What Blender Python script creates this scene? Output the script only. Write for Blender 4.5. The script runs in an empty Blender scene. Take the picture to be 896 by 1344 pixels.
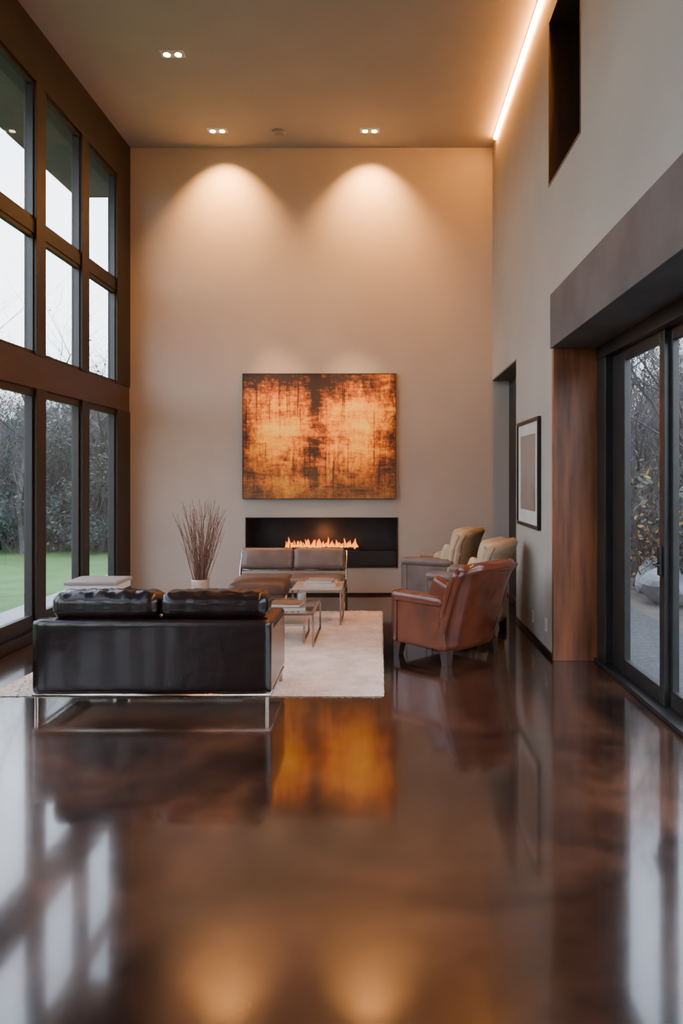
import bpy, bmesh, math, random
from mathutils import Vector, Matrix, Euler
random.seed(7)
scene = bpy.context.scene
F=940.0; VU=500.0; VV=625.0; H=1.6
ZOOM=1.0; CU,CV=448,672
# ------------------------------------------------------------ materials
def newmat(name):
    m=bpy.data.materials.new(name); m.use_nodes=True
    nt=m.node_tree; b=nt.nodes['Principled BSDF']
    return m,nt,b
def N(nt,t,**kw):
    n=nt.nodes.new(t)
    for k,v in kw.items():
        if k in n.inputs.keys(): n.inputs[k].default_value=v
        else: setattr(n,k,v)
    return n
def mat(name,c1,c2=None,rough=.5,metal=0,scale=5,stretch=(1,1,1),bump=0,bscale=None,detail=4,coat=0,rvar=0,spec=None,ior=None,sheen=0,lo=.35,hi=.65):
    m,nt,b=newmat(name); L=nt.links.new
    b.inputs['Roughness'].default_value=rough
    b.inputs['Metallic'].default_value=metal
    b.inputs['Coat Weight'].default_value=coat
    if spec is not None: b.inputs['Specular IOR Level'].default_value=spec
    if sheen: b.inputs['Sheen Weight'].default_value=sheen
    c2=c2 or tuple(x*.85 for x in c1)
    tc=N(nt,'ShaderNodeTexCoord'); mp=N(nt,'ShaderNodeMapping'); mp.inputs['Scale'].default_value=stretch
    L(tc.outputs['Object'],mp.inputs['Vector'])
    no=N(nt,'ShaderNodeTexNoise',Scale=scale,Detail=detail); L(mp.outputs[0],no.inputs['Vector'])
    cr=N(nt,'ShaderNodeValToRGB'); cr.color_ramp.elements[0].position=lo; cr.color_ramp.elements[1].position=hi
    cr.color_ramp.elements[0].color=(*c1,1); cr.color_ramp.elements[1].color=(*c2,1)
    L(no.outputs['Fac'],cr.inputs['Fac']); L(cr.outputs[0],b.inputs['Base Color'])
    if rvar:
        mr=N(nt,'ShaderNodeMapRange'); mr.inputs['To Min'].default_value=rough-rvar; mr.inputs['To Max'].default_value=rough+rvar
        L(no.outputs['Fac'],mr.inputs['Value']); L(mr.outputs[0],b.inputs['Roughness'])
    if bump:
        n2=N(nt,'ShaderNodeTexNoise',Scale=bscale or scale*4,Detail=5); L(mp.outputs[0],n2.inputs['Vector'])
        bp=N(nt,'ShaderNodeBump',Strength=bump); bp.inputs['Distance'].default_value=.01
        L(n2.outputs['Fac'],bp.inputs['Height']); L(bp.outputs[0],b.inputs['Normal'])
    return m
def emis(name,c,s):
    m,nt,b=newmat(name); b.inputs['Base Color'].default_value=(*c,1)
    b.inputs['Emission Color'].default_value=(*c,1); b.inputs['Emission Strength'].default_value=s
    return m
M={}
M['wall']=mat('plaster_wall',(.44,.405,.36),(.41,.375,.335),rough=.75,scale=1.5,bump=.05,bscale=60)
M['ceil']=mat('ceiling_paint',(.40,.365,.33),(.38,.35,.315),rough=.8,scale=2)
M['bronze']=mat('dark_bronze_frame',(.012,.008,.0072),(.018,.012,.0105),rough=.5,scale=3,bump=.03)
M['brownwood']=mat('window_brown_wood',(.056,.029,.023),(.038,.020,.016),rough=.42,scale=4,stretch=(3,.5,3),bump=.04)
M['doorframe']=mat('door_frame_metal',(.018,.017,.017),(.026,.024,.023),rough=.35)
M['wood']=mat('walnut_panel',(.38,.125,.050),(.12,.040,.019),rough=.35,scale=2.2,stretch=(6,6,.6),bump=.05,detail=8,lo=.3,hi=.72)
M['fascia']=mat('fascia_stained_steel',(.092,.093,.100),(.060,.060,.065),rough=.6,scale=2.5,bump=.05,detail=8)
M['darkwood']=mat('dark_wood_lining',(.035,.018,.012),(.05,.026,.017),rough=.45,scale=4,stretch=(4,4,.5))
M['blackleather']=mat('black_leather',(.009,.0045,.005),(.015,.007,.0075),rough=.23,scale=8,bump=.3,bscale=14,coat=.2)
M['cognac']=mat('cognac_leather',(.165,.040,.017),(.085,.020,.010),rough=.25,scale=3,bump=.12,bscale=24,coat=.3)
M['cognacdark']=mat('cognac_piping',(.07,.016,.009),rough=.4)
M['beige']=mat('beige_upholstery',(.54,.42,.27),(.43,.335,.215),rough=.5,scale=6,bump=.12,bscale=60)
M['taupe']=mat('taupe_leather',(.18,.135,.12),(.135,.10,.087),rough=.36,scale=6,bump=.1,bscale=40)
M['brownleather']=mat('brown_leather',(.12,.06,.045),(.08,.042,.03),rough=.35,scale=6,bump=.1,bscale=40)
M['chrome']=mat('polished_steel',(.72,.68,.64),(.66,.62,.58),rough=.14,metal=1)
M['bronzemetal']=mat('bronze_tube',(.50,.42,.36),(.44,.36,.3),rough=.22,metal=1)
M['rug']=mat('wool_rug',(.78,.67,.59),(.58,.49,.42),rough=.95,scale=5,detail=8,sheen=.3)
M['stone']=mat('travertine_top',(.52,.43,.35),(.42,.34,.27),rough=.3,scale=5,stretch=(1,5,1))
M['black']=mat('matte_black',(.008,.007,.007),(.012,.01,.01),rough=.4)
M['firebox']=mat('firebox_steel',(.012,.010,.010),(.02,.016,.014),rough=.45)
M['twig']=mat('dry_twig',(.24,.12,.085),(.15,.07,.05),rough=.7)
M['vase']=mat('ceramic_vase',(.50,.40,.33),(.40,.31,.25),rough=.45,scale=6)
M['paper']=mat('book_paper',(.62,.58,.52),rough=.7)
M['bookA']=mat('book_cover_brown',(.22,.12,.07),rough=.5)
M['bookB']=mat('book_cover_grey',(.30,.28,.27),rough=.5)
M['white']=mat('white_plastic',(.75,.74,.72),rough=.4)
M['bark']=mat('tree_bark',(.065,.060,.060),(.115,.108,.106),rough=.9)
M['leaf']=mat('leaf_autumn_green',(.055,.066,.046),(.095,.092,.062),rough=.8,scale=.8)
M['leafy']=mat('leaf_yellow',(.36,.23,.05),(.20,.13,.05),rough=.8,scale=.8)
M['needle']=mat('evergreen_foliage',(.045,.060,.056),(.078,.095,.088),rough=.85,scale=.8)  # greyed and bluish: misty haze is put into the foliage colour
M['grass']=mat('lawn_grass',(.055,.125,.028),(.085,.165,.042),rough=.9,scale=2,bump=.6,bscale=40)
M['earth']=mat('leaf_litter',(.07,.060,.05),(.12,.10,.082),rough=.95,scale=3,bump=.6,bscale=20)
M['patio']=mat('patio_concrete',(.32,.33,.345),(.26,.27,.285),rough=.7,scale=2)
M['patiodark']=mat('gravel_path',(.04,.04,.042),(.08,.08,.082),rough=.9,scale=30,bump=.8,bscale=60)
M['rock']=mat('grey_boulder',(.18,.19,.205),(.28,.29,.31),rough=.85,scale=4,bump=.5)
M['soffit']=mat('roof_soffit',(.10,.092,.092),(.078,.072,.072),rough=.7)
M['hill']=mat('distant_woodland',(.115,.128,.13),(.165,.172,.172),rough=1,scale=.7,detail=10,bump=.8,bscale=2)  # pale blue-grey, distance haze painted into the ridge colour
M['led']=emis('warm_led',(1.0,.36,.06),150)
M['lamp']=emis('downlight_glow',(1.0,.66,.34),30)
# glass : thin pane, two sided
m,nt,b=newmat('window_glass'); nt.nodes.remove(b); L=nt.links.new
out=nt.nodes['Material Output']; tr=N(nt,'ShaderNodeBsdfTransparent'); tr.inputs[0].default_value=(.95,.97,.97,1)
gl=N(nt,'ShaderNodeBsdfGlossy',Roughness=.01); lw=N(nt,'ShaderNodeLayerWeight'); mx=N(nt,'ShaderNodeMixShader')
lw.inputs['Blend'].default_value=.5
pw=N(nt,'ShaderNodeMath',operation='POWER'); L(lw.outputs['Facing'],pw.inputs[0]); pw.inputs[1].default_value=5
ma=N(nt,'ShaderNodeMath',operation='MULTIPLY_ADD'); L(pw.outputs[0],ma.inputs[0]); ma.inputs[1].default_value=.8; ma.inputs[2].default_value=.05
L(ma.outputs[0],mx.inputs[0]); L(tr.outputs[0],mx.inputs[1]); L(gl.outputs[0],mx.inputs[2]); L(mx.outputs[0],out.inputs[0])
M['glass']=m
# flame
m,nt,b=newmat('fire_flame'); L=nt.links.new
tc=N(nt,'ShaderNodeTexCoord'); sp=N(nt,'ShaderNodeSeparateXYZ'); L(tc.outputs['Generated'],sp.inputs[0])
cr=N(nt,'ShaderNodeValToRGB'); cr.color_ramp.elements[0].color=(1,.34,.02,1); cr.color_ramp.elements[1].color=(1,.08,.003,1)
L(sp.outputs['Z'],cr.inputs[0]); L(cr.outputs[0],b.inputs['Emission Color']); b.inputs['Emission Strength'].default_value=3.0
b.inputs['Base Color'].default_value=(.1,.02,.005,1); M['flame']=m
# floor : polished stained concrete
m,nt,b=newmat('polished_stained_concrete'); L=nt.links.new
tc=N(nt,'ShaderNodeTexCoord')
n1=N(nt,'ShaderNodeTexNoise',Scale=.9,Detail=8,Distortion=1.0); L(tc.outputs['Object'],n1.inputs['Vector'])
n2=N(nt,'ShaderNodeTexNoise',Scale=4.5,Detail=11,Roughness=.68); L(tc.outputs['Object'],n2.inputs['Vector'])
cr=N(nt,'ShaderNodeValToRGB'); e=cr.color_ramp.elements
e[0].position=.36; e[0].color=(.016,.008,.006,1); e[1].position=.72; e[1].color=(.105,.045,.024,1)
x=e.new(.52); x.color=(.044,.020,.0125,1)
L(n1.outputs['Fac'],cr.inputs[0])
cr2=N(nt,'ShaderNodeValToRGB'); cr2.color_ramp.elements[0].position=.3; cr2.color_ramp.elements[0].color=(.5,.5,.5,1); cr2.color_ramp.elements[1].position=.7; cr2.color_ramp.elements[1].color=(1.3,1.25,1.18,1)
L(n2.outputs['Fac'],cr2.inputs[0])
mm=N(nt,'ShaderNodeMix',data_type='RGBA',blend_type='MULTIPLY'); mm.inputs[0].default_value=1
L(cr.outputs[0],mm.inputs[6]); L(cr2.outputs[0],mm.inputs[7]); L(mm.outputs[2],b.inputs['Base Color'])
mr=N(nt,'ShaderNodeMapRange'); mr.inputs['To Min'].default_value=.07; mr.inputs['To Max'].default_value=.19
L(n1.outputs['Fac'],mr.inputs['Value']); L(mr.outputs[0],b.inputs['Roughness'])
b.inputs['Specular IOR Level'].default_value=.72
b.inputs['Coat Weight'].default_value=.5; b.inputs['Coat Roughness'].default_value=.06
n3=N(nt,'ShaderNodeTexNoise',Scale=2.2,Detail=2); L(tc.outputs['Object'],n3.inputs['Vector'])
bp=N(nt,'ShaderNodeBump',Strength=.08); bp.inputs['Distance'].default_value=.02; L(n3.outputs['Fac'],bp.inputs['Height']); L(bp.outputs[0],b.inputs['Normal'])
M['floor']=m
# painting
m,nt,b=newmat('abstract_painting'); L=nt.links.new
tc=N(nt,'ShaderNodeTexCoord'); sp=N(nt,'ShaderNodeSeparateXYZ'); L(tc.outputs['Generated'],sp.inputs[0])
def math_(op,a,bb=None,c=None):
    n=N(nt,'ShaderNodeMath',operation=op)
    for i,v in enumerate((a,bb,c)):
        if v is None: continue
        if isinstance(v,(int,float)): n.inputs[i].default_value=v
        else: L(v,n.inputs[i])
    return n.outputs[0]
def gnoise(sx,sz,rough,dist=0,off=0):
    mp=N(nt,'ShaderNodeMapping'); mp.inputs['Scale'].default_value=(sx,1,sz); mp.inputs['Location'].default_value=(off,off,off); L(tc.outputs['Generated'],mp.inputs[0])
    n=N(nt,'ShaderNodeTexNoise',Scale=1,Detail=10,Roughness=rough,Distortion=dist); L(mp.outputs[0],n.inputs['Vector'])
    return math_('SUBTRACT',n.outputs['Fac'],.5)
nb=gnoise(6,5,.68,.6); nd=gnoise(40,7,.75); nh=gnoise(6,34,.75,0,3); nbig=gnoise(2.6,2.2,.5,.2,7)
fine=gnoise(45,38,.7,.5,11); drip=gnoise(60,1.8,.55,0,5); band=gnoise(2.5,9,.6,.3,13)
def blob(cx,cz,sx,sz):
    dx=math_('DIVIDE',math_('SUBTRACT',sp.outputs['X'],cx),sx); dz=math_('DIVIDE',math_('SUBTRACT',sp.outputs['Z'],cz),sz)
    r=math_('ADD',math_('MULTIPLY',dx,dx),math_('MULTIPLY',dz,dz))
    return math_('POWER',2.718,math_('MULTIPLY',r,-1.0))
val=math_('MULTIPLY',math_('ADD',blob(.24,.50,.14,.28),blob(.74,.58,.15,.25)),.46)  # two bright centres: gold pigment plus spot-lit glow painted into the colour
val=math_('ADD',val,.31)
for n_,a_ in ((nb,1.5),(nd,.9),(nh,1.1),(nbig,.7),(fine,.9),(band,.8)):
    val=math_('ADD',val,math_('MULTIPLY',n_,a_))
val=math_('SUBTRACT',val,math_('MULTIPLY',math_('MAXIMUM',math_('SUBTRACT',drip,.08),0),3.4))
for bb_,a_ in ((blob(.47,.76,.040,.16),.50),(blob(.48,.38,.05,.06),.48),(blob(.50,1.0,.7,.13),.28),(blob(.0,.5,.05,.6),.22),(blob(1.0,.5,.04,.6),.15),(blob(.47,.15,.02,.16),.32)):
    val=math_('SUBTRACT',val,math_('MULTIPLY',bb_,a_))
cr=N(nt,'ShaderNodeValToRGB'); e=cr.color_ramp.elements
e[0].position=.0; e[0].color=(.035,.015,.009,1); e[1].position=1.0; e[1].color=(1,.66,.10,1)
for p,c in ((.12,(.12,.033,.010)),(.26,(.33,.075,.008)),(.40,(.62,.165,.006)),(.54,(.90,.31,.007)),(.76,(1.0,.48,.016))):
    x=e.new(p); x.color=(*c,1)
L(val,cr.inputs[0])
low=N(nt,'ShaderNodeMapRange'); low.inputs['From Min'].default_value=.36; low.inputs['From Max'].default_value=.02
L(sp.outputs['Z'],low.inputs['Value'])
lf=math_('MULTIPLY',low.outputs[0],math_('ADD',math_('MULTIPLY',nh,3),.55))
lf=math_('MAXIMUM',math_('MINIMUM',lf,.85),0)
mx=N(nt,'ShaderNodeMix',data_type='RGBA'); L(lf,mx.inputs[0]); L(cr.outputs[0],mx.inputs[6]); mx.inputs[7].default_value=(.17,.105,.04,1)
L(mx.outputs[2],b.inputs['Base Color']); b.inputs['Roughness'].default_value=.5
bp=N(nt,'ShaderNodeBump',Strength=.3); bp.inputs['Distance'].default_value=.01; L(nd,bp.inputs['Height']); L(bp.outputs[0],b.inputs['Normal'])
M['painting']=m
# small print
m,nt,b=newmat('framed_print'); L=nt.links.new
tc=N(nt,'ShaderNodeTexCoord'); sp=N(nt,'ShaderNodeSeparateXYZ'); L(tc.outputs['Generated'],sp.inputs[0])
nn=N(nt,'ShaderNodeTexNoise',Scale=3,Detail=5); L(tc.outputs['Generated'],nn.inputs['Vector'])
ad=N(nt,'ShaderNodeMath',operation='ADD'); L(sp.outputs['Z'],ad.inputs[0]); L(nn.outputs['Fac'],ad.inputs[1])
cr=N(nt,'ShaderNodeValToRGB'); e=cr.color_ramp.elements; e[0].position=.55;e[0].color=(.20,.14,.10,1); e[1].position=1.0;e[1].color=(.30,.27,.24,1)
L(ad.outputs[0],cr.inputs[0]); L(cr.outputs[0],b.inputs['Base Color']); b.inputs['Roughness'].default_value=.3; M['print']=m

# ------------------------------------------------------------ builder
class B:
    def __init__(s,name): s.name=name; s.v=[]; s.f=[]; s.mi=[]; s.sm=[]; s.mats=[]
    def m(s,k):
        if k not in s.mats: s.mats.append(k)
        return s.mats.index(k)
    def raw(s,vs,fs,k,smooth=False,mx=None):
        o=len(s.v); i=s.m(k)
        for p in vs:
            p=Vector(p); 
            if mx is not None: p=mx@p
            s.v.append(p)
        for f in fs: s.f.append([o+a for a in f]); s.mi.append(i); s.sm.append(smooth)
    def bm(s,bm,k,smooth=False,mx=None):
        bm.verts.index_update()
        s.raw([v.co.copy() for v in bm.verts],[[v.index for v in f.verts] for f in bm.faces],k,smooth,mx); bm.free()
    def box(s,x0,x1,y0,y1,z0,z1,k,bev=0,mx=None,seg=2):
        bm=bmesh.new(); bmesh.ops.create_cube(bm,size=1)
        for v in bm.verts:
            v.co=Vector(((x0+x1)/2+v.co.x*(x1-x0),(y0+y1)/2+v.co.y*(y1-y0),(z0+z1)/2+v.co.z*(z1-z0)))
        if bev: bmesh.ops.bevel(bm,geom=list(bm.edges),offset=bev,segments=seg,profile=.5,affect='EDGES')
        s.bm(bm,k,False,mx)
    def pane(s,x,y0,y1,z0,z1,k='glass'):
        s.raw([(x,y0,z0),(x,y1,z0),(x,y1,z1),(x,y0,z1)],[[0,1,2,3]],k)
    def soft(s,c,size,k,r=.04,puff=0,axis=2,mx=None,rot=None,n=10,fn=None):
        bm=bmesh.new(); bmesh.ops.create_cube(bm,size=1)
        bmesh.ops.subdivide_edges(bm,edges=list(bm.edges),cuts=n,use_grid_fill=True)
        h=Vector(size)/2; r=min(r,min(h)*.98)
        R=(Euler(rot).to_matrix() if rot else Matrix.Identity(3))
        for v in bm.verts:
            u=v.co*2
            p=Vector([h[i]*(math.copysign(1-(1-abs(u[i]))**1.35,u[i])) for i in range(3)])
            q=Vector([max(-(h[i]-r),min(h[i]-r,p[i])) for i in range(3)])
            d=p-q
            if d.length>1e-6: p=q+d.normalized()*r
            if puff:
                a=[i for i in range(3) if i!=axis]
                w=max(0,1-abs(p[a[0]]/h[a[0]])**2.2)*max(0,1-abs(p[a[1]]/h[a[1]])**2.2)
                p[axis]+= (p[axis]/h[axis])*puff*w
            if fn: p=fn(p,h)
            v.co=R@p+Vector(c)
        s.bm(bm,k,True,mx)
    def tube(s,pts,r,k,n=8,closed=False,mx=None,r2=None):
        pts=[Vector(p) for p in pts]; vs=[];fs=[]
        N_=len(pts)
        for i,p in enumerate(pts):
            if closed: t=pts[(i+1)%N_]-pts[i-1]
            else: t=pts[min(i+1,N_-1)]-pts[max(i-1,0)]
            t.normalize(); up=Vector((0,0,1)) if abs(t.z)<.95 else Vector((1,0,0))
            a=t.cross(up).normalized(); b_=t.cross(a)
            rr=r if r2 is None else r+(r2-r)*i/(N_-1)
            for j in range(n):
                an=2*math.pi*j/n; vs.append(p+a*math.cos(an)*rr+b_*math.sin(an)*rr)
        for i in range(N_ if closed else N_-1):
            i2=(i+1)%N_
            for j in range(n): fs.append([i*n+j,i*n+(j+1)%n,i2*n+(j+1)%n,i2*n+j])
        if not closed: fs.append(list(range(n))[::-1]); fs.append([(N_-1)*n+j for j in range(n)])
        s.raw(vs,fs,k,True,mx)
    def cyl(s,x,y,z0,z1,r,k,n=24,mx=None,r2=None):
        r2=r if r2 is None else r2; vs=[];fs=[]
        for j in range(n):
            a=2*math.pi*j/n; vs.append((x+math.cos(a)*r,y+math.sin(a)*r,z0))
        for j in range(n):
            a=2*math.pi*j/n; vs.append((x+math.cos(a)*r2,y+math.sin(a)*r2,z1))
        fs=[[j,(j+1)%n,n+(j+1)%n,n+j] for j in range(n)]+[list(range(n))[::-1],list(range(n,2*n))]
        s.raw(vs,fs,k,False,mx)
    def lathe(s,x,y,prof,k,n=32):
        vs=[];fs=[]
        for r,z in prof:
            for j in range(n):
                a=2*math.pi*j/n; vs.append((x+math.cos(a)*r,y+math.sin(a)*r,z))
        for i in range(len(prof)-1):
            for j in range(n): fs.append([i*n+j,i*n+(j+1)%n,(i+1)*n+(j+1)%n,(i+1)*n+j])
        s.raw(vs,fs,k,True)
    def done(s,loc=(0,0,0),rz=0,origin=None,parent=None):
        me=bpy.data.meshes.new(s.name)
        if origin is None:
            if loc==(0,0,0) and rz==0 and s.v:
                xs=[p.x for p in s.v]; ys=[p.y for p in s.v]; zs=[p.z for p in s.v]
                origin=Vector(((min(xs)+max(xs))/2,(min(ys)+max(ys))/2,min(zs)))
            else: origin=Vector((0,0,0))
        me.from_pydata([p-origin for p in s.v],[],s.f)
        for k in s.mats: me.materials.append(M[k])
        me.polygons.foreach_set('material_index',s.mi); me.polygons.foreach_set('use_smooth',s.sm)
        me.update()
        ob=bpy.data.objects.new(s.name,me); scene.collection.objects.link(ob)
        ob.location=Vector(loc)+origin; ob.rotation_euler=(0,0,rz)
        if parent: ob.parent=parent
        return ob
# ------------------------------------------------------------ dimensions
XL=-3.374; XR=1.50; YB=9.64; ZC=6.02; YN=-3.0
b=B('floor'); b.box(-3.62,2.02,YN,YB+.02,-.12,0,'floor'); b.done(origin=Vector((0,0,0)))
fx0,fx1,fz0,fz1=-1.825,.226,.369,1.046
for q in ((-3.62,fx0,0,6.3),(fx1,2.3,0,6.3),(fx0,fx1,0,fz0),(fx0,fx1,fz1,6.3)):
    b=B('wall_back'); b.box(q[0],q[1],YB,YB+.5,q[2],q[3],'wall'); b.done(origin=Vector((0,0,0)))
b=B('baseboard_back'); b.box(-3.37,1.7,YB-.015,YB,0,.03,'black'); b.done()
b=B('wall_camera_side'); b.box(-3.62,2.3,YN-.2,YN,0,6.3,'wall'); b.done()
b=B('ceiling'); b.box(-3.62,2.3,YN-.2,YB+.5,ZC,ZC+.28,'ceil'); b.done()
# ---- right wall
cy0,cy1,cz0,cz1=5.38,6.41,4.18,5.66
ry=7.92; rz_=2.9
oy=6.2; oz=3.18
b=B('wall_right'); T=1.98
b.box(XR,T,cy1,YB,rz_,ZC,'wall')
b.box(XR,T,oy+.03,ry,0,rz_,'wall')
b.box(XR,T,cy0,cy1,rz_,cz0,'wall') ; b.box(XR,T,cy0,cy1,cz1,ZC,'wall')
b.box(XR,T,YN,cy0,oz,ZC,'wall')
b.done()
b=B('clerestory_opening')
t=.02
b.box(XR-.004,T,cy1-t,cy1,cz0,cz1,'darkwood'); b.box(XR-.004,T,cy0,cy0+t,cz0,cz1,'darkwood')
b.box(XR-.004,T,cy0+t,cy1-t,cz0,cz0+t,'darkwood'); b.box(XR-.004,T,cy0+t,cy1-t,cz1-t,cz1,'darkwood')
b.box(T-.03,T,cy0+t,cy1-t,cz0+t,cz1-t,'darkwood'); b.done()
b=B('door_1')
b.box(1.72,1.76,ry+.02,YB-.002,0,rz_-.02,'darkwood')
b.box(1.705,1.72,ry+.12,YB-.12,.08,rz_-.14,'bronze'); b.cyl(1.68,8.2,.95,1.15,.012,'chrome'); b.box(1.68,1.71,8.19,8.21,1.0,1.02,'chrome'); b.done()
b=B('trim_1'); b.box(XR-.005,1.76,ry,ry+.02,0,rz_,'wall'); b.box(XR-.002,1.72,ry+.02,YB,rz_-.02,rz_,'fascia'); b.done()
b=B('baseboard_right'); b.box(XR-.015,XR,oy+.06,ry-.01,0,.045,'black'); b.done()
b=B('trim_2'); b.box(XR-.03,T,YN,oy+.04,2.71,3.18,'fascia',bev=.004); b.done()
b=B('trim_3'); b.box(XR-.008,1.90,oy,oy+.06,0,2.71,'wood',bev=.003); b.done()
# ---- sliding doors right
b=B('door_2')
b.box(1.86,2.02,YN,oy,2.60,2.71,'doorframe',bev=.004); b.box(1.84,2.02,YN,oy,0,.035,'doorframe',bev=.004)
b.box(1.87,2.02,5.98,oy+.02,0,2.71,'doorframe',bev=.004)
b.box(1.93,2.0,5.74,5.98,.03,2.6,'doorframe',bev=.004)
pan=[(4.86,5.74,1.92),(3.35,4.90,1.96),(1.85,3.40,1.92),(.35,1.9,1.96),(-1.15,.4,1.92),(-2.9,-1.1,1.96)]
for y0,y1,x in pan:
    w=.085
    b.box(x,x+.045,y0,y0+w,.035,2.6,'doorframe',bev=.004); b.box(x,x+.045,y1-w,y1,.035,2.6,'doorframe',bev=.004)
    b.box(x,x+.045,y0+w,y1-w,.035,.15,'doorframe',bev=.004); b.box(x,x+.045,y0+w,y1-w,2.52,2.6,'doorframe',bev=.004)
    b.pane(x+.022,y0+w,y1-w,.15,2.52)
b.box(1.895,1.92,4.885,4.925,.92,1.12,'black',bev=.003); b.tube([(1.92,4.905,1.0),(1.86,4.905,1.0),(1.855,4.87,1.0),(1.855,4.80,1.0)],.009,'black')
b.done()
# ---- left window wall
PW=.20
posts=[9.17-1.075*i for i in range(12)]
ww=B('window_1')
ww.box(-3.62,XL,YN,YB,5.47,ZC,'bronze')
ww.box(-3.62,XL-.01,YN,YB,2.46,2.79,'brownwood',bev=.006)
ww.box(-3.62,XL+.02,YN,YB,0,.10,'bronze',bev=.004)
ww.box(-3.50,XL-.02,YN,YB,3.98,4.11,'bronze',bev=.004)
for i,a in enumerate(posts):
    bb=YB if i==0 else a+PW
    ww.box(-3.50,XL,a,bb,.10,2.46,'bronze' ,bev=.004); ww.box(-3.50,XL,a,bb,2.79,5.47,'bronze',bev=.004)
for i in range(len(posts)-1):
    y1=posts[i]; y0=posts[i+1]+PW
    for z0,z1 in ((.10,2.46),(2.79,3.98),(4.11,5.47)):
        w=.02 if z0>1 else .035
        fx=(-3.46,-3.405)
        ww.box(*fx,y0,y0+w,z0,z1,'doorframe' if z0>1 else 'bronze'); ww.box(*fx,y1-w,y1,z0,z1,'doorframe' if z0>1 else 'bronze')
        ww.box(*fx,y0+w,y1-w,z0,z0+(.04 if z0>1 else .14),'bronze'); ww.box(*fx,y0+w,y1-w,z1-w*2,z1,'bronze')
        ww.pane(-3.43,y0+w,y1-w,z0+.04,z1-w)
ww.done()
b=B('roof_eave'); b.box(-4.35,-3.63,YN,YB+.6,5.58,5.78,'soffit'); b.done()
# ---- ceiling LED cove strip
b=B('cove_light_strip'); b.box(XR-.035,XR-.002,-1.0,9.30,ZC-.045,ZC-.012,'led'); b.box(XR-.045,XR-.002,-1.0,9.30,ZC-.012,ZC,'white'); b.done()
# ---- downlights
def spot(name,loc,target,energy,size,blend,col=(1,.45,.14),rad=.03):
    l=bpy.data.lights.new(name,'SPOT'); l.energy=energy; l.spot_size=math.radians(size); l.spot_blend=blend; l.color=col; l.shadow_soft_size=rad
    o=bpy.data.objects.new(name,l); scene.collection.objects.link(o); o.location=loc
    o.rotation_euler=(Vector(target)-Vector(loc)).to_track_quat('-Z','Y').to_euler(); 
    return o
def downlight(x,y):
    b=B('recessed_downlight')
    b.box(x-.125,x+.125,y-.065,y+.065,ZC-.006,ZC,'white',bev=.002)
    for dx in (-.06,.06):
        b.cyl(x+dx,y,ZC-.012,ZC-.006,.046,'black'); b.cyl(x+dx,y,ZC-.016,ZC-.012,.036,'lamp')
    return b.done()
for x,y in ((-2.09,9.15),(-.146,9.15),(-2.18,7.49),(-.3,5.2),(-2.2,4.6),(-.3,2.6),(-2.2,1.6)):  # pairs nearer the camera are out of view, added for warm interior fill
    downlight(x,y)
for x,y in ((-2.09,9.15),(-.146,9.15)):
    spot('spot_wash',(x,y,ZC-.03),(x,YB-.02,5.0),640,92,1,col=(1,.43,.12))
spot('spot_art',(-2.24,7.49,ZC-.03),(-1.25,YB,2.40),1350,18,1,col=(1,.60,.27))
spot('spot_art',(-.24,7.0,ZC-.03),(-.4,YB,2.40),1350,18,1,col=(1,.60,.27))
for x,y in ((-2.18,7.49),(-.3,5.2),(-2.2,4.6),(-.3,2.6),(-2.2,1.6)):  # warm fill; only the first sits at a visible fixture, the rest are added
    spot('spot_down',(x,y,ZC-.03),(x,y,0),20,80,1)
b=B('smoke_detector'); x=(366-500)*9.2/F; b.lathe(x,9.2,[(.0,ZC-.035),(.06,ZC-.035),(.09,ZC-.02),(.095,ZC)],'bookB'); b.done()
# ---- painting
k=9.6/F
px0,px1=(319-500)*k,(519-500)*k; pz1,pz0=H+(625-491)*k,H+(625-654)*k
b=B('abstract_painting'); b.box(px0,px1,YB-.055,YB-.004,pz0,pz1,'painting'); e=.008
for a in ((px0-e,px0,pz0-e,pz1+e),(px1,px1+e,pz0-e,pz1+e),(px0,px1,pz0-e,pz0),(px0,px1,pz1,pz1+e)):
    b.box(a[0],a[1],YB-.06,YB-.002,a[2],a[3],'darkwood')
b.done()
# ---- fireplace
b=B('linear_fireplace'); d=.42; t=.012
b.box(fx0,fx1,YB+d-t,YB+d,fz0,fz1,'firebox'); b.box(fx0,fx0+t,YB-.012,YB+d,fz0,fz1,'firebox'); b.box(fx1-t,fx1,YB-.012,YB+d,fz0,fz1,'firebox')
b.box(fx0,fx1,YB-.012,YB+d,fz1-t,fz1,'firebox'); b.box(fx0,fx1,YB-.012,YB+d,fz0,fz0+.02,'firebox')
b.box(fx0+.02,fx1-.02,YB+.04,YB+.30,fz0+.02,.585,'firebox',bev=.006)
b.box(-1.34,-.28,YB+.10,YB+.24,.585,.605,'black')
random.seed(3)
for i in range(60):
    x=-1.33+1.04*random.random(); y=YB+.10+.13*random.random(); r=.018+.015*random.random()
    b.soft((x,y,.612),(r*2,r*2,r*1.4),'black',r=r*.6,n=2)
b.done()
b=B('fire_flames')
for i in range(52):
    x=-1.31+1.0*(i+.5)/52+random.uniform(-.01,.01); y=YB+.12+.09*random.random()
    h=random.choice((.06,.08,.10,.12,.14))*random.uniform(.8,1.15); w=random.uniform(.011,.020); ph=random.random()*6
    n=7;vs=[];fs=[]
    for j in range(n+1):
        tt=j/n; rr=w*math.sin(math.pi*(.18+.82*tt))**.8*(1-.3*tt)+.0005; cx=x+.014*math.sin(ph+tt*4)*tt
        for q in range(6):
            a=q*math.pi/3; vs.append((cx+rr*math.cos(a),y+rr*.7*math.sin(a),.61+h*tt))
    for j in range(n):
        for q in range(6): fs.append([j*6+q,j*6+(q+1)%6,(j+1)*6+(q+1)%6,(j+1)*6+q])
    b.raw(vs,fs,'flame',True)
b.done()
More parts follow.
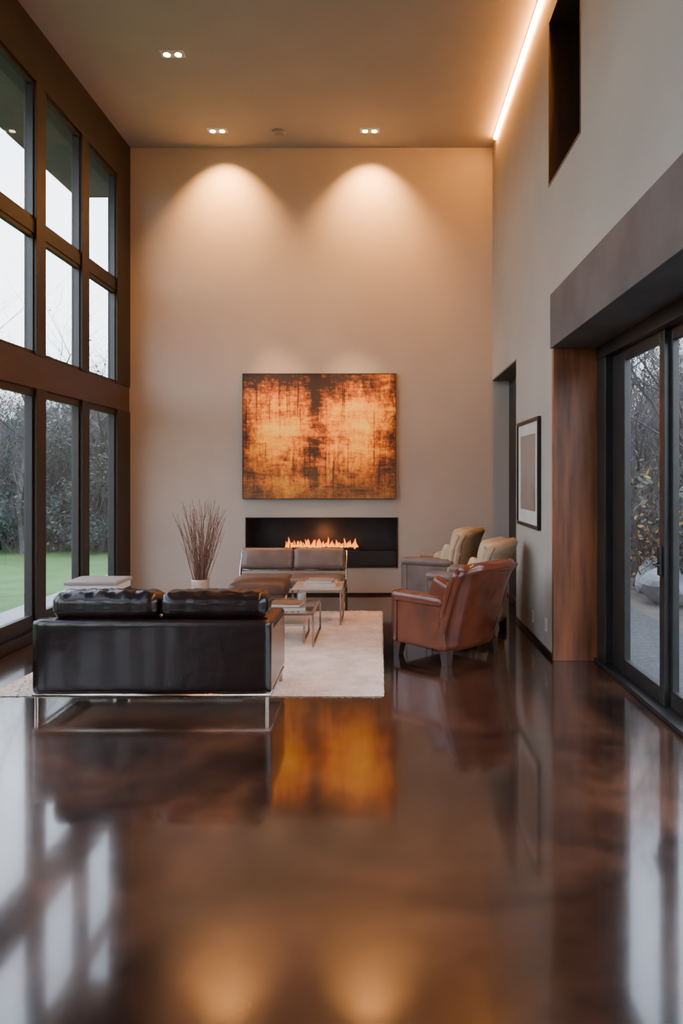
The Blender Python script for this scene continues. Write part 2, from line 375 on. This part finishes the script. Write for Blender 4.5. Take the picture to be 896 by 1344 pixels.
l=bpy.data.lights.new('fire_glow','POINT'); l.energy=4; l.color=(1,.3,.08); l.shadow_soft_size=.12
o=bpy.data.objects.new('fire_glow',l); o.location=(-.8,YB+.2,.80); scene.collection.objects.link(o)
# ---- framed print on right wall
b=B('framed_picture'); y0,y1,z0,z1=6.71,7.75,1.09,2.165; w=.035
b.box(XR-.035,XR-.001,y0,y0+w,z0,z1,'black'); b.box(XR-.035,XR-.001,y1-w,y1,z0,z1,'black')
b.box(XR-.035,XR-.001,y0+w,y1-w,z0,z0+w,'black'); b.box(XR-.035,XR-.001,y0+w,y1-w,z1-w,z1,'black')
b.box(XR-.02,XR-.001,y0+w,y1-w,z0+w,z1-w,'white'); b.box(XR-.024,XR-.02,y0+.17,y1-.17,z0+.17,z1-.15,'print'); b.done()
for y,z in ((7.05,.22),(6.5,.25)):
    b=B('wall_outlet'); b.box(XR-.008,XR,y-.04,y+.04,z-.06,z+.06,'white',bev=.002); b.box(XR-.011,XR-.006,y-.018,y+.018,z-.035,z+.035,'paper',bev=.001); b.done()
# ---- rug : shaggy pile
b=B('area_rug'); rx0,rx1,ry0,ry1=-2.84,.02,5.2,8.45
st=.013; nx=int((rx1-rx0)/st); ny=int((ry1-ry0)/st); rr=random.Random(2); vs=[];fs=[]
for j in range(ny+1):
    for i in range(nx+1):
        ed=(i in (0,nx)) or (j in (0,ny))
        x=rx0+(rx1-rx0)*i/nx+rr.uniform(-.005,.005); y=ry0+(ry1-ry0)*j/ny+rr.uniform(-.005,.005)
        z=.002 if ed else .009+rr.random()**2*.009+.0015*math.sin(x*9+math.sin(y*5)*2)
        vs.append((x,y,z))
W=nx+1
for j in range(ny):
    for i in range(nx): a=j*W+i; fs.append([a,a+1,a+W+1,a+W])
b.raw(vs,fs,'rug',False); b.done()
LZ=.018
# ---- black leather sofa
b=B('leather_sofa')
x0,x1,y0,y1=-2.365,-.745,4.84,5.56
b.soft(((x0+x1)/2,y0+.07,.375),(x1-x0,.14,.50),'blackleather',r=.03,n=14)
for sx in (x0+.065,x1-.065): b.soft((sx,(y0+y1)/2+.02,.36),(.13,y1-y0-.04,.45),'blackleather',r=.03,n=12)
b.soft(((x0+x1)/2,(y0+y1)/2+.02,.22),(x1-x0-.24,y1-y0-.06,.16),'blackleather',r=.02)
xm=(x0+x1)/2; cw=(x1-x0-.26)/2
def tuft(p,h):
    u=p.x/h.x; t_=max(0,p.z/h.z)
    dip=0
    for cx in (-.5,0,.5): dip+=math.exp(-((u-cx)/.05)**2)
    p.z-= .006*dip*t_*(1-.3*abs(p.y/h.y)); 
    w=.0035*math.sin(u*15+p.y*40)+.002*math.sin(u*33-p.y*60)
    p.z+=w*t_; 
    p.y-= -.005*dip*(1 if p.y<0 else -1)*max(0,.8-abs(p.z/h.z))
    return p
for s in (-1,1):
    sx=xm+s*cw/2
    b.soft((sx,y0+.44,.37),(cw-.01,.56,.15),'blackleather',r=.05,puff=.015)
    b.soft((sx,y0+.24,.52),(cw-.01,.16,.26),'blackleather',r=.06,puff=.02,axis=1)
    W_=.745; cx=xm+.035+s*(W_/2-.002)
    b.soft((cx,y0+.175,.705),(W_,.27,.185),'blackleather',r=.075,puff=.012,axis=2,rot=(math.radians(-3),0,0),n=34,fn=tuft)
    b.tube([(cx-W_/2+.05,y0+.050,.722),(cx,y0+.044,.727),(cx+W_/2-.05,y0+.050,.722)],.005,'blackleather')
rz0=.118
b.tube([(x0+.01,y0+.01,rz0),(x1-.01,y0+.01,rz0),(x1-.01,y1-.01,rz0),(x0+.01,y1-.01,rz0)],.013,'bronzemetal',closed=True)
for (lx,ly,lz) in ((x0+.03,y0+.02,0),(x1-.03,y0+.02,0),(x0+.03,y1-.03,LZ),(x1-.03,y1-.03,LZ)): b.cyl(lx,ly,lz,.12,.014,'bronzemetal',n=12)
b.done()
# ---- club chairs
def chair(name,loc,rz,w,d,h,seatm,armm,backm,lean=.12,cushion=False,pillow=None,flr=0,legz=.10):
    b=B(name)
    hw,hd=w/2,d/2
    nu,nv=24,14; outer=[];inner=[]; th=.085
    for j in range(nv+1):
        t=j/nv
        for i in range(nu+1):
            s=-1+2*i/nu
            x=s*(hw*(1.0+.03*t)); wrap=.11*abs(s)**5
            y=-hd-lean*t**1.25+wrap; z=legz+.01+(h-legz)*t - .035*abs(s)**6*t
            flare=.035*max(0,(t-.8)/.2)**2
            outer.append((x,y-flare,z))
            xi=x*(1-th*1.1/hw) ; inner.append((xi,y+th+(.02 if t<.9 else .0)-flare*.3,z-(.0 if t<.999 else .005)))
    vs=outer+inner; o2=len(outer); fs=[]
    W=nu+1
    for j in range(nv):
        for i in range(nu):
            a=j*W+i; fs.append([a,a+1,a+W+1,a+W]); fs.append([o2+a,o2+a+W,o2+a+W+1,o2+a+1])
        a=j*W; fs.append([a,a+W,o2+a+W,o2+a]); a=j*W+nu; fs.append([a,o2+a,o2+a+W,a+W])
    for i in range(nu):
        fs.append([i,o2+i,o2+i+1,i+1]); a=nv*W+i; fs.append([a,a+1,o2+a+1,o2+a])
    b.raw(vs,fs,backm,True)
    top=[((Vector(outer[nv*W+i])+Vector(inner[nv*W+i]))/2) for i in range(nu+1)]
    b.tube(top,th*.52,backm,n=12)
    for i in (0,nu):
        col=[((Vector(outer[j*W+i])+Vector(inner[j*W+i]))/2) for j in range(nv+1)]
        b.tube(col,.043,backm,n=12)
    pk='cognacdark' if backm=='cognac' else armm
    b.tube([Vector(p)+Vector((0,-.002,.0)) for p in [outer[j*W+1] for j in range(nv+1)]],.006,pk,n=6)
    b.tube([Vector(p)+Vector((0,-.002,.0)) for p in [outer[j*W+nu-1] for j in range(nv+1)]],.006,pk,n=6)
    ah=.53*h/.8
    for sx in (-1,1):
        b.soft((sx*(hw-.065),.02,(legz+ah)/2),(.12,d-.05,ah-legz-.02),armm,r=.03,n=12)
        b.soft((sx*(hw-.06),.03,ah-.02),(.15,d-.04,.10),armm,r=.048,n=12)
        b.soft((sx*(hw-.055),-hd+.10,ah+.07),(.085,.24,.20),backm,r=.04,rot=(math.radians(22),0,0))
        yf=hd-.005+.0
        b.tube([(sx*(hw-.065)-.055,yf,legz+.03),(sx*(hw-.065)-.055,yf,ah-.05),(sx*(hw-.065)+.055,yf,ah-.05),(sx*(hw-.065)+.055,yf,legz+.03)],.005,pk,n=6)
        b.tube([(sx*(hw-.001),hd-.07,legz+.03),(sx*(hw-.001),hd-.07,ah-.06)],.006,pk,n=6)
    b.soft((0,0,legz+.09),(w-.2,d-.04,.18),armm,r=.02)
    b.soft((0,.05,legz+.245),(w-.25,d-.1,.15),seatm,r=.05,puff=.02)
    if cushion: b.soft((0,-hd+.13-lean*.6,h-.18),(w-.16,.17,.46),seatm,r=.07,puff=.03,axis=1,rot=(math.radians(10),0,0))
    else: b.soft((0,-hd+.10-lean*.3,h-.28),(w-.24,.12,.42),seatm,r=.05,puff=.02,axis=1,rot=(math.radians(14),0,0))
    if pillow: b.soft((-.02,-.02,legz+.45),(w-.3,.12,.34),pillow,r=.05,puff=.03,axis=1,rot=(math.radians(20),0,0))
    for lx,ly in ((-1,-1),(1,-1),(-1,1),(1,1)):
        cx,cy=lx*(hw-.06),ly*(hd-.06)
        vs=[];
        for (zz,r,ox) in ((legz+.02,.042,0),(0,.030,.012)):
            for qx,qy in ((-1,-1),(1,-1),(1,1),(-1,1)): vs.append((cx+qx*r+lx*ox,cy+qy*r+ly*ox,zz))
        b.raw(vs,[[0,3,2,1],[4,5,6,7],[0,1,5,4],[1,2,6,5],[2,3,7,6],[3,0,4,7]],'darkwood')
    return b.done(loc=loc,rz=rz)
chair('leather_armchair',(.59,6.50,0),math.radians(45),.76,.66,.83,'cognac','cognac','cognac',lean=.23)
chair('upholstered_armchair',(.90,7.40,0),math.radians(62),.72,.64,.92,'beige','taupe','beige',cushion=True)
chair('upholstered_armchair',(.70,8.55,0),math.radians(66),.74,.70,.95,'beige','taupe','beige',cushion=True,pillow='beige')
# ---- lounge bench by fire
b=B('leather_loveseat')
x0,x1=-1.75,-.45; xm=(x0+x1)/2; yb=9.0
for s in (-1,1):
    b.soft((xm+s*.325,yb,.565),(.645,.12,.27),'taupe',r=.045,puff=.015,axis=1,rot=(math.radians(-12),0,0))
    b.soft((xm+s*.325,yb-.33,.345),(.645,.56,.09),'taupe',r=.04,puff=.015)
for s in (-1,1):
    X=xm+s*.66
    b.tube([(X,yb+.06,.66),(X,yb+.0,.45),(X,yb-.05,.33),(X,yb-.15,.28),(X,yb-.55,.28),(X,yb-.64,.26),(X,yb-.66,.2),(X,yb-.62,.1),(X,yb-.60,.02)],.016,'chrome')
    b.tube([(X,yb-.15,.28),(X,yb-.02,.22),(X,yb+.05,.1),(X,yb+.07,.0)],.016,'chrome')
    b.tube([(X,yb-.63,.12),(X,yb-.35,.2),(X,yb+.04,.12)],.012,'chrome')
b.tube([(xm-.66,yb+.03,.42),(xm+.66,yb+.03,.42)],.014,'chrome'); b.tube([(xm-.66,yb-.55,.28),(xm+.66,yb-.55,.28)],.014,'chrome')
b.done()
# ---- ottoman
b=B('leather_ottoman'); cx,cy=-1.33,7.9
b.soft((cx,cy,.385),(.62,.5,.13),'brownleather',r=.05,puff=.02)
b.box(cx-.29,cx+.29,cy-.23,cy+.23,.29,.325,'brownleather',bev=.008)
for sx in (-1,1):
    for sy in (-1,1): b.cyl(cx+sx*.26,cy+sy*.2,LZ,.30,.013,'chrome',n=12)
b.done()
# ---- coffee tables
def table(x0,x1,y0,y1,z,glass=True,z0=LZ):
    b=B('coffee_table'); t=.02
    if glass:
        r_=.035
        b.box(x0,x1,y0,y0+r_,z-.02,z,'bronzemetal',bev=.003); b.box(x0,x1,y1-r_,y1,z-.02,z,'bronzemetal',bev=.003)
        b.box(x0,x0+r_,y0+r_,y1-r_,z-.02,z,'bronzemetal',bev=.003); b.box(x1-r_,x1,y0+r_,y1-r_,z-.02,z,'bronzemetal',bev=.003)
        b.raw([(x0+r_,y0+r_,z-.002),(x1-r_,y0+r_,z-.002),(x1-r_,y1-r_,z-.002),(x0+r_,y1-r_,z-.002)],[[0,1,2,3]],'glass')
    else: b.box(x0,x1,y0,y1,z-.02,z,'stone',bev=.004)
    for X in (x0,x1-t):
        for Y in (y0,y1-t): b.box(X,X+t,Y,Y+t,z0,z-.02,'bronzemetal',bev=.002)
        b.box(X,X+t,y0+t,y1-t,z0,z0+t,'bronzemetal')
    return b.done()
table(-1.55,-.62,6.62,7.42,.33)
table(-1.40,-.72,6.78,7.25,.20,False)
table(-.95,-.42,7.60,8.12,.41,False)
def books(x,y,z,spec):
    b=B('book_stack')
    for i,(w,d,h,k,r) in enumerate(spec):
        mx=Matrix.Translation((x,y,z))@Matrix.Rotation(r,4,'Z')
        b.box(-w/2,w/2,-d/2,d/2,0,.004,k,mx=mx); b.box(-w/2,w/2,-d/2,d/2,h-.004,h,k,mx=mx); b.box(-w/2+.004,w/2-.006,-d/2+.006,d/2-.006,.004,h-.004,'paper',mx=mx); b.box(-w/2,-w/2+.004,-d/2,d/2,.004,h-.004,k,mx=mx)
        z+=h
    b.done()
books(-.90,6.85,.331,[(.36,.27,.035,'bookB',.1),(.30,.24,.03,'bookA',-.1)])
books(-1.27,7.18,.331,[(.3,.26,.03,'bookA',.3),(.26,.2,.035,'white',.1),(.2,.18,.03,'bookB',-.2)])
books(-.66,7.85,.411,[(.34,.28,.03,'paper',.05),(.28,.22,.03,'bookB',-.1)])
b=B('candle_jar'); b.lathe(-.80,7.25,[(0,.331),(.035,.331),(.04,.34),(.04,.42),(.036,.42),(.036,.345),(0,.345)],'bookB'); b.done()
b=B('decorative_bowl'); b.lathe(-1.36,6.82,[(0,.331),(.06,.331),(.13,.39),(.12,.39),(.055,.34),(0,.34)],'bronzemetal'); b.done()
# ---- vase and twigs
b=B('vase_with_dry_branches'); vx,vy=-1.98,7.85; zb=LZ
b.lathe(vx,vy,[(0,zb),(.07,zb),(.085,zb+.1),(.10,zb+.3),(.095,zb+.42),(.10,zb+.455),(.09,zb+.455),(.08,zb+.42),(.07,zb+.1),(0,zb+.1)],'vase')
random.seed(11)
for i in range(80):
    a=random.random()*2*math.pi; sp_=random.uniform(.03,.38); hh=random.uniform(.55,.93)
    p0=Vector((vx+random.uniform(-.04,.04),vy+random.uniform(-.04,.04),.3))
    bend=random.uniform(-.04,.04)
    pts=[]
    for j in range(6):
        t=j/5; pts.append(p0+Vector((math.cos(a)*sp_*t**1.3+bend*math.sin(t*3),math.sin(a)*sp_*t**1.3,hh*t+.12*t)))
    b.tube(pts,.0042,'twig',n=4,r2=.0018)
    for q in range(2):
        j=random.choice((2,3,4)); s0=pts[j]; d=(pts[j]-pts[j-1]).normalized()+Vector((random.uniform(-.4,.4),random.uniform(-.4,.4),0))
        b.tube([s0,s0+d*.08,s0+d*.14+Vector((0,0,.03))],.0025,'twig',n=3,r2=.001)
b.done()
# ---- side table by window
b=B('side_table'); x0,x1,y0,y1=-2.82,-2.34,6.35,6.75
b.soft(((x0+x1)/2,(y0+y1)/2,.645),(x1-x0,y1-y0,.035),'bookB',r=.012)
b.box(x0+.015,x1-.015,y0+.015,y1-.015,.57,.63,'white',bev=.006); b.box(x0+.01,x1-.01,y0+.01,y1-.01,.54,.57,'black',bev=.004)
for X in (x0+.03,x1-.03):
    for Y in (y0+.03,y1-.03): b.cyl(X,Y,LZ,.54,.012,'chrome',n=12)
b.done()

# ------------------------------------------------------------ exterior
b=B('ground_lawn'); b.box(-70,-4.5,-30,60,-.30,-.03,'grass'); b.done()
b=B('ground_woodland'); b.box(3.1,70,-30,60,-.30,-.05,'earth'); b.box(-4.5,3.1,10.2,60,-.3,-.05,'earth'); b.done()
b=B('patio_slab'); b.box(-4.5,-3.63,-8,12,-.30,-.02,'patio'); b.box(2.03,3.1,-8,10.2,-.3,-.02,'patiodark'); b.done()
def treemesh(name,seed,h,leafk,nleaf,evergreen=False,shrub=False):
    rnd=random.Random(seed); V=[];Fc=[];mi=[]
    def seg(p,q,r0,r1):
        t=(q-p).normalized(); up=Vector((0,0,1)) if abs(t.z)<.9 else Vector((1,0,0)); a=t.cross(up).normalized(); c=t.cross(a); o=len(V)
        for P,r in ((p,r0),(q,r1)):
            for j in range(4):
                an=j*math.pi/2; V.append(P+a*math.cos(an)*r+c*math.sin(an)*r)
        for j in range(4): Fc.append((o+j,o+(j+1)%4,o+4+(j+1)%4,o+4+j)); mi.append(0)
    tips=[]
    def grow(p,d,ln,r,lv):
        n=3
        for i in range(n):
            d=(d+Vector((rnd.uniform(-.22,.22),rnd.uniform(-.22,.22),rnd.uniform(-.02,.14)))).normalized()
            q=p+d*ln/n; seg(p,q,r,r*.8); r*=.8; p=q
            if lv>0:
                for k_ in range(2):
                    a=rnd.uniform(0,6.28); dd=(d*.6+Vector((math.cos(a),math.sin(a),rnd.uniform(0,.5)))*.8).normalized()
                    grow(p,dd,ln*rnd.uniform(.5,.68),r*.55,lv-1)
            if lv<=1: tips.append(p.copy())
    if evergreen:
        seg(Vector((0,0,-.1)),Vector((0,0,h)),.12,.02)
        nl=26
        for i in range(nl):
            z=.4+(h-.5)*i/nl; R=(1-i/nl)*h*.24+.15
            for k_ in range(9):
                a=rnd.uniform(0,6.28); e_=Vector((math.cos(a)*R,math.sin(a)*R,z-R*.25)); p=Vector((0,0,z)); seg(p,e_,.02,.006)
                for t in (.3,.5,.65,.8,.9,1): tips.append(p.lerp(e_,t))
    elif shrub:
        for i in range(9):
            a=i*.7+rnd.random(); grow(Vector((math.cos(a)*.1,math.sin(a)*.1,-.05)),Vector((math.cos(a)*.55,math.sin(a)*.55,1)).normalized(),h*.55,.02,2)
    else:
        grow(Vector((0,0,-.1)),Vector((0,0,1)),h*.5,.11*h/7,4)
    for i in range(nleaf):
        c=rnd.choice(tips)+Vector((rnd.gauss(0,.12),rnd.gauss(0,.12),rnd.gauss(0,.12)))
        s=rnd.uniform(.03,.07)*(1.7 if evergreen else 1); a=Vector((rnd.gauss(0,1),rnd.gauss(0,1),rnd.gauss(0,1))).normalized(); c2=a.orthogonal().normalized()
        o=len(V); V.extend([c-a*s,c+c2*s*.5,c+a*s,c-c2*s*.5]); Fc.append((o,o+1,o+2,o+3)); mi.append(1)
    me=bpy.data.meshes.new(name); me.from_pydata(V,[],Fc); me.materials.append(M['bark']); me.materials.append(M[leafk]); me.polygons.foreach_set('material_index',mi); me.update(); return me
T_bare=treemesh('bare_tree',1,8,'leaf',250); T_yel=treemesh('yellow_leaf_tree',2,7,'leafy',700); T_leaf=treemesh('leafy_tree',3,6.5,'leaf',3000)
T_ever=treemesh('evergreen_tree',4,6,'needle',8000,True); T_bare2=treemesh('bare_tree',5,9,'leaf',60)
S_a=treemesh('woodland_shrub',6,2.2,'needle',1400,shrub=True); S_b=treemesh('woodland_shrub',8,2.0,'leaf',450,shrub=True); S_c=treemesh('woodland_shrub',9,2.0,'leafy',200,shrub=True); S_d=treemesh('woodland_shrub',12,2.2,'leaf',50,shrub=True)
tl=bpy.data.objects.new('tree_line',None); scene.collection.objects.link(tl)
rnd=random.Random(5)
def put(me,x,y,s):
    o=bpy.data.objects.new(me.name,me); o.location=(x,y,-.06); o.rotation_euler=(0,0,rnd.uniform(0,6.28)); o.scale=(s,s,s*rnd.uniform(.85,1.1)); scene.collection.objects.link(o); o.parent=tl
for i in range(70):
    y=rnd.uniform(-8,40); x=-rnd.uniform(12,26)
    put(rnd.choice([T_bare,T_leaf,T_ever,T_bare2]),x,y,rnd.uniform(.5,.8))
for i in range(125):
    y=rnd.uniform(15.0,36); x=-y*rnd.uniform(.27,.75)
    put(rnd.choice([T_bare,T_leaf,T_ever,T_bare2,T_bare2,T_bare,T_bare]),x,y,rnd.uniform(.45,.72))
for i in range(60):
    y=rnd.uniform(14.5,20); x=-y*rnd.uniform(.28,.8)
    put(rnd.choice([S_a,S_b,S_b,S_d,S_d]),x,y,rnd.uniform(.5,1.05))
for i in range(60):
    y=rnd.uniform(-6,38); x=rnd.uniform(7.0,24)
    put(rnd.choice([T_bare,T_yel,T_leaf,T_bare2]),x,y,rnd.uniform(.5,.95))
for i in range(110):
    y=rnd.uniform(11,36); x=y*rnd.uniform(.27,.62)
    put(rnd.choice([T_bare,T_bare,T_bare2,T_bare2,T_bare2,T_bare2,T_ever,T_yel]),x,y,rnd.uniform(.45,.8))
for i in range(85):
    y=rnd.uniform(8.5,20); x=y*rnd.uniform(.34,.62)
    if x<3.6: x=3.6+rnd.random()
    put(rnd.choice([S_b,S_d,S_d,S_d,S_c,S_c]),x,y,rnd.uniform(.5,1.25))
b=B('wooded_ridge'); vs=[];fs=[]; n=160
for i in range(n+1):
    a=2*math.pi*i/n; R=52
    for j in range(7):
        t=j/6; hh=5.4+1.0*math.sin(a*7)+.7*math.sin(a*23+1)+.5*math.sin(a*61)+.3*random.random()
        vs.append(((R+6*t)*math.cos(a),(R+6*t)*math.sin(a)+5,-.5+hh*math.sin(t*math.pi/2)+.3*random.random()*t))
for i in range(n):
    for j in range(6): fs.append([i*7+j,(i+1)*7+j,(i+1)*7+j+1,i*7+j+1])
b.raw(vs,fs,'hill',True); b.done(origin=Vector((0,0,0)))
for (x,y,s) in ((3.75,9.3,.40),(4.0,10.2,.45),(4.5,11.0,.5),(4.2,12.3,.4),(5.2,12.3,.5)):
    b=B('boulder'); bm=bmesh.new(); bmesh.ops.create_icosphere(bm,subdivisions=3,radius=s); rr=random.Random(int(x*10))
    ax=[Vector((rr.gauss(0,1),rr.gauss(0,1),rr.gauss(0,1))).normalized() for _ in range(9)]
    for v in bm.verts:
        f=1.0
        for a in ax:
            d=v.co.normalized().dot(a)
            if d>.6: f=min(f,.6/d+.15)
        v.co*=f; v.co.z*=.75
    b.bm(bm,'rock',False,Matrix.Translation((x,y,s*.45-.05))); b.done()
# ------------------------------------------------------------ world
w=bpy.data.worlds.new('overcast_sky'); scene.world=w; w.use_nodes=True; nt=w.node_tree; L=nt.links.new
bg=nt.nodes['Background']; tc=N(nt,'ShaderNodeTexCoord'); sp=N(nt,'ShaderNodeSeparateXYZ'); L(tc.outputs['Generated'],sp.inputs[0])
cr=N(nt,'ShaderNodeValToRGB'); e=cr.color_ramp.elements; e[0].position=0; e[0].color=(.86,.92,1,1); e[1].position=.8; e[1].color=(.66,.79,1,1)
L(sp.outputs['Z'],cr.inputs[0]); L(cr.outputs[0],bg.inputs['Color']); bg.inputs['Strength'].default_value=7
# ------------------------------------------------------------ camera
cam=bpy.data.cameras.new('camera'); co=bpy.data.objects.new('camera',cam); scene.collection.objects.link(co)
co.location=(0,0,H); co.rotation_euler=(math.pi/2,0,0); cam.sensor_fit='AUTO'; cam.sensor_width=36
cam.lens=F/1344*36*ZOOM; cam.shift_x=-(VU-CU)*ZOOM/1344; cam.shift_y=-(CV-VV)*ZOOM/1344
cam.clip_start=.05; cam.clip_end=300
scene.camera=co
